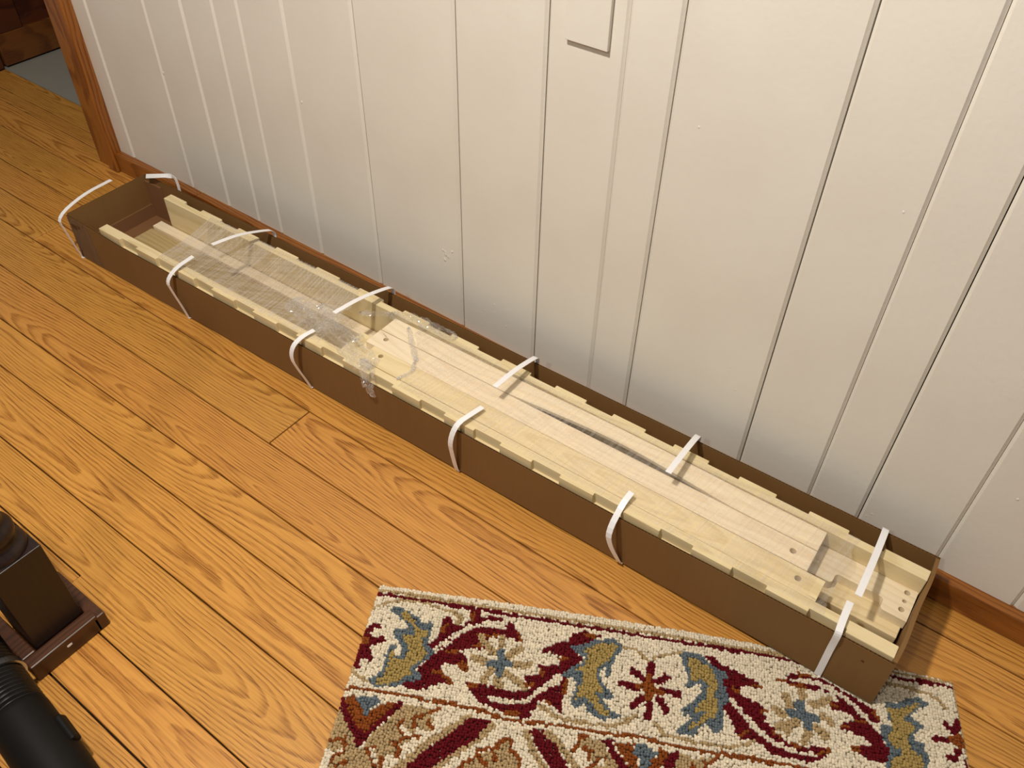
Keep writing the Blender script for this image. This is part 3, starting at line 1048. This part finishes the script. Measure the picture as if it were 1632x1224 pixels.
def rug_build():
    root = empty('area_rug')
    tag(root, 'cream hooked wool rug with maroon scrolls and blue leaves, partly under the carton', 'rug')
    s = .0050
    g = np.random.default_rng(5)
    nu, nv = int(RW / s), int((RD + .014) / s)
    U, V = np.meshgrid((np.arange(nu) + .5) * s, (np.arange(nv) + .5) * s, indexing='ij')
    V = V + edge_v(U)
    U = U + g.normal(0, .00075, U.shape); V = V + g.normal(0, .00075, V.shape)
    U = U.ravel(); V = V.ravel()
    keep = ~((U > RW - .012) & (V - edge_v(U) < .012) & (np.hypot(U - (RW - .012), V - edge_v(U) - .012) > .013))
    U, V = U[keep], V[keep]
    n = len(U)
    code = np.full(n, 'W')
    mu, mv = U * 1000, V * 1000
    # plain lattice continuing past what the traced shapes cover
    field = mv > 400
    code[field & (np.abs(((mu + mv * .8) % 170) - 85) < 14)] = 'R'
    code[field & (np.abs(((mu - mv * .8) % 170) - 85) < 12)] = 'T'
    mc = np.interp(mu, [0, 585, 1040, 1100], [19.5, 13.8, 11.5, 11.5])
    code[np.abs(mv - (mc - 8)) < 3.4] = 'T'
    code[np.abs(mv - mc) < 3.4] = 'R'
    for c, w, p in RUG:
        q = list(zip(p[::2], p[1::2]))
        code[inside(q, mu, mv) if w == 0 else near(q, mu, mv, w)] = c
    colr = np.stack([PAL[c] for c in code])
    tone = np.clip(g.normal(1, .075, (n, 1)), .75, 1.25)
    colr = np.clip(colr * tone, 0, 1)
    # squeezed flat where the carton stands on it
    H = np.full(n, .0125) + g.normal(0, .0009, n)
    ca, sa = math.cos(RA), math.sin(RA)
    WX = -.757 + U * ca + V * sa
    WYY = .620 + U * sa - V * ca
    lx = (WX - P0.x) * ex.x + (WYY - P0.y) * ex.y
    ly = (WX - P0.x) * ey.x + (WYY - P0.y) * ey.y
    under = (lx < BL + .008) & (ly > -.008) & (ly < BW + .008)
    H[under] = np.minimum(H[under], .0072 + .0000 * lx[under])
    rim = np.minimum.reduce([V - edge_v(U), U, RW - U])
    H = np.where(rim < .012, H * (.62 + .38 * np.clip(rim / .012, 0, 1)), H)
    # one low dome per loop of wool
    k = 6
    a = np.arange(k) * 2 * PI / k
    rx = .0033 * g.uniform(.88, 1.15, n); ry = .0030 * g.uniform(.88, 1.15, n); th = g.uniform(-.5, .5, n)
    tx = g.normal(0, .0006, n); ty = g.normal(0, .0006, n)
    ring = np.stack([np.cos(a), np.sin(a)], 1)
    def lay(f, zf, sh):
        ox = ring[None, :, 0] * rx[:, None] * f; oy = ring[None, :, 1] * ry[:, None] * f
        c_, s_ = np.cos(th)[:, None], np.sin(th)[:, None]
        x = WX[:, None] + ox * c_ - oy * s_ + tx[:, None] * sh
        y = WYY[:, None] + ox * s_ + oy * c_ + ty[:, None] * sh
        z = np.repeat((.0025 + (H - .0025) * zf)[:, None], k, 1)
        return np.stack([x, y, z], 2)
    l0, l1, l2 = lay(1.0, .25, 0), lay(1.08, .66, .6), lay(.68, .93, 1)
    tp = np.stack([WX + tx * 1.2, WYY + ty * 1.2, H], 1)[:, None, :]
    allv = np.concatenate([l0, l1, l2, tp], 1)
    per = 3 * k + 1
    f = []
    for r in range(2):
        for i in range(k):
            f.append((r * k + i, r * k + (i + 1) % k, (r + 1) * k + (i + 1) % k, (r + 1) * k + i))
    quads = np.array(f)
    tris = np.array([(2 * k + i, 2 * k + (i + 1) % k, 3 * k) for i in range(k)])
    base = (np.arange(n) * per)[:, None, None]
    qa = (quads[None] + base).reshape(-1, 4); ta = (tris[None] + base).reshape(-1, 3)
    me = bpy.data.meshes.new('pile')
    nvt = n * per
    me.vertices.add(nvt); me.vertices.foreach_set('co', allv.reshape(-1).astype(np.float32))
    loops = np.concatenate([qa.ravel(), ta.ravel()]).astype(np.int32)
    me.loops.add(len(loops)); me.loops.foreach_set('vertex_index', loops)
    me.polygons.add(len(qa) + len(ta))
    st = np.concatenate([np.arange(len(qa)) * 4, len(qa) * 4 + np.arange(len(ta)) * 3]).astype(np.int32)
    me.polygons.foreach_set('loop_start', st)
    me.update(calc_edges=True)
    me.polygons.foreach_set('use_smooth', np.ones(len(st), bool))
    at = me.attributes.new('wool', 'FLOAT_COLOR', 'POINT')
    cc = np.repeat(np.concatenate([colr, np.ones((n, 1))], 1)[:, None, :], per, 1)
    at.data.foreach_set('color', cc.reshape(-1).astype(np.float32))
    t = NT('wool_loops')
    an = t.n('ShaderNodeAttribute', attribute_name='wool')
    co = t.n('ShaderNodeTexCoord').outputs['Object']
    nn = t.noise(co, 900, 2)
    c = t.mix(t.math('MULTIPLY', nn, .3), an.outputs['Color'], (.0, .0, .0, 1))
    me.materials.append(t.finish(c, .9, t.bump(nn, .4, .0006), .15))
    o = bpy.data.objects.new('pile', me)
    link(o, root)
    o['kind'] = 'stuff'
    # woven backing
    pts = []
    for i in range(40):
        u = RW * i / 39
        pts.append((u, float(edge_v(u)) + .002))
    pts += [(RW - .001, RD), (0.001, RD)]
    wp = [(-.757 + u * ca + v * sa, .620 + u * sa - v * ca) for u, v in pts]
    MB().plate(wp, .0004, .0034).build('backing', plain('jute_backing', lin(176, 160, 130), .9, .1, nscale=300), root)


rug_build()

# ================================================================== newel post
nw = empty('newel_post', T(-1.191, .177, 0))
tag(nw, 'dark walnut newel post with a square block and a base skirt', 'newel post')
MB().box(-.048, .048, -.047, .047, .001, .262).build('post_block', M_WALNUT, nw, bevel=.0015)
prof = [(.046, .262), (.046, .268), (.043, .275), (.036, .282), (.034, .288), (.036, .294), (.039, .302), (.040, .312), (.037, .321), (.031, .328), (.030, .336),
        (.032, .35), (.036, .375), (.039, .41), (.040, .45), (.039, .50), (.037, .56), (.036, .63), (.032, .70), (.030, .80), (.034, .9), (.03, 1.0)]
MB().lathe(prof, 40).build('turned_shaft', M_WALNUT, nw, smooth=True)
MB().box(.050, .076, -.077, .058, .0006, .046).build('base_skirt', M_WALNUTY, nw, bevel=.003)
MB().box(-.076, .076, .0485, .073, .0006, .040).build('base_skirt', M_WALNUTY, nw, bevel=.003)
MB().box(-.076, .0495, -.077, -.050, .0006, .046).build('base_skirt', M_WALNUTY, nw, bevel=.003)
MB().plate([(.0762, -.01), (.0770, -.006), (.0762, .0), (.0758, -.004)], .026, .031).build('paint_fleck', M_STRAP, nw)
# ---- painted stair riser behind the newel
sr = empty('stair_riser', T(-1.30, 0, 0))
tag(sr, 'pale painted stair side just behind the newel post at the left edge', 'stair')
MB().box(-.20, .020, -.55, .125, .034, .19).build('riser_panel', M_WHITE, sr, bevel=.002)
MB().box(-.20, .027, -.55, .125, .0006, .0335).build('base_strip', M_WALNUTY, sr, bevel=.002)

# ================================================================== vacuum hose
vh = empty('vacuum_hose', T(-.95, .030, .0575) @ Matrix.Rotation(-.10, 4, 'Z') @ Matrix.Rotation(.10, 4, 'Y') @ T(.95, 0, 0))
tag(vh, 'black ribbed vacuum cleaner hose with a smooth cuff lying on the floor', 'vacuum hose')
pr = []
x = -1.268
while x < -1.045:
    pr += [(.0430, x), (.0475, x + .0018), (.0485, x + .0035), (.0475, x + .0052), (.0430, x + .007)]
    x += .0085
MB().lathe(pr, 40, axis='X').build('ribbed_tube', M_RUBBER, vh, smooth=True)
MB().lathe([(.043, -1.05), (.0475, -1.046), (.0490, -1.03), (.0495, -.99), (.0500, -.955), (.0500, -.91), (.0490, -.86), (.047, -.80), (.0450, -.798)], 44, axis='X').build('cuff', M_CUFF, vh, smooth=True)
lt = MB().box(-.028, .028, -.0065, .0065, -.012, .012)
lt.build('latch', M_CUFF, vh, T(-.955, .046, .018) @ Matrix.Rotation(.35, 4, 'X'), bevel=.005, seg=3)
rg_ = MB()
rg_.lathe([(.0500, -1.128), (.0535, -1.1275), (.0535, -1.1155), (.0500, -1.115), (.048, -1.115), (.048, -1.128)], 48, axis='X')
tag(rg_.build('steel_ring', M_STEEL, vh, smooth=False), 'shiny steel ring')
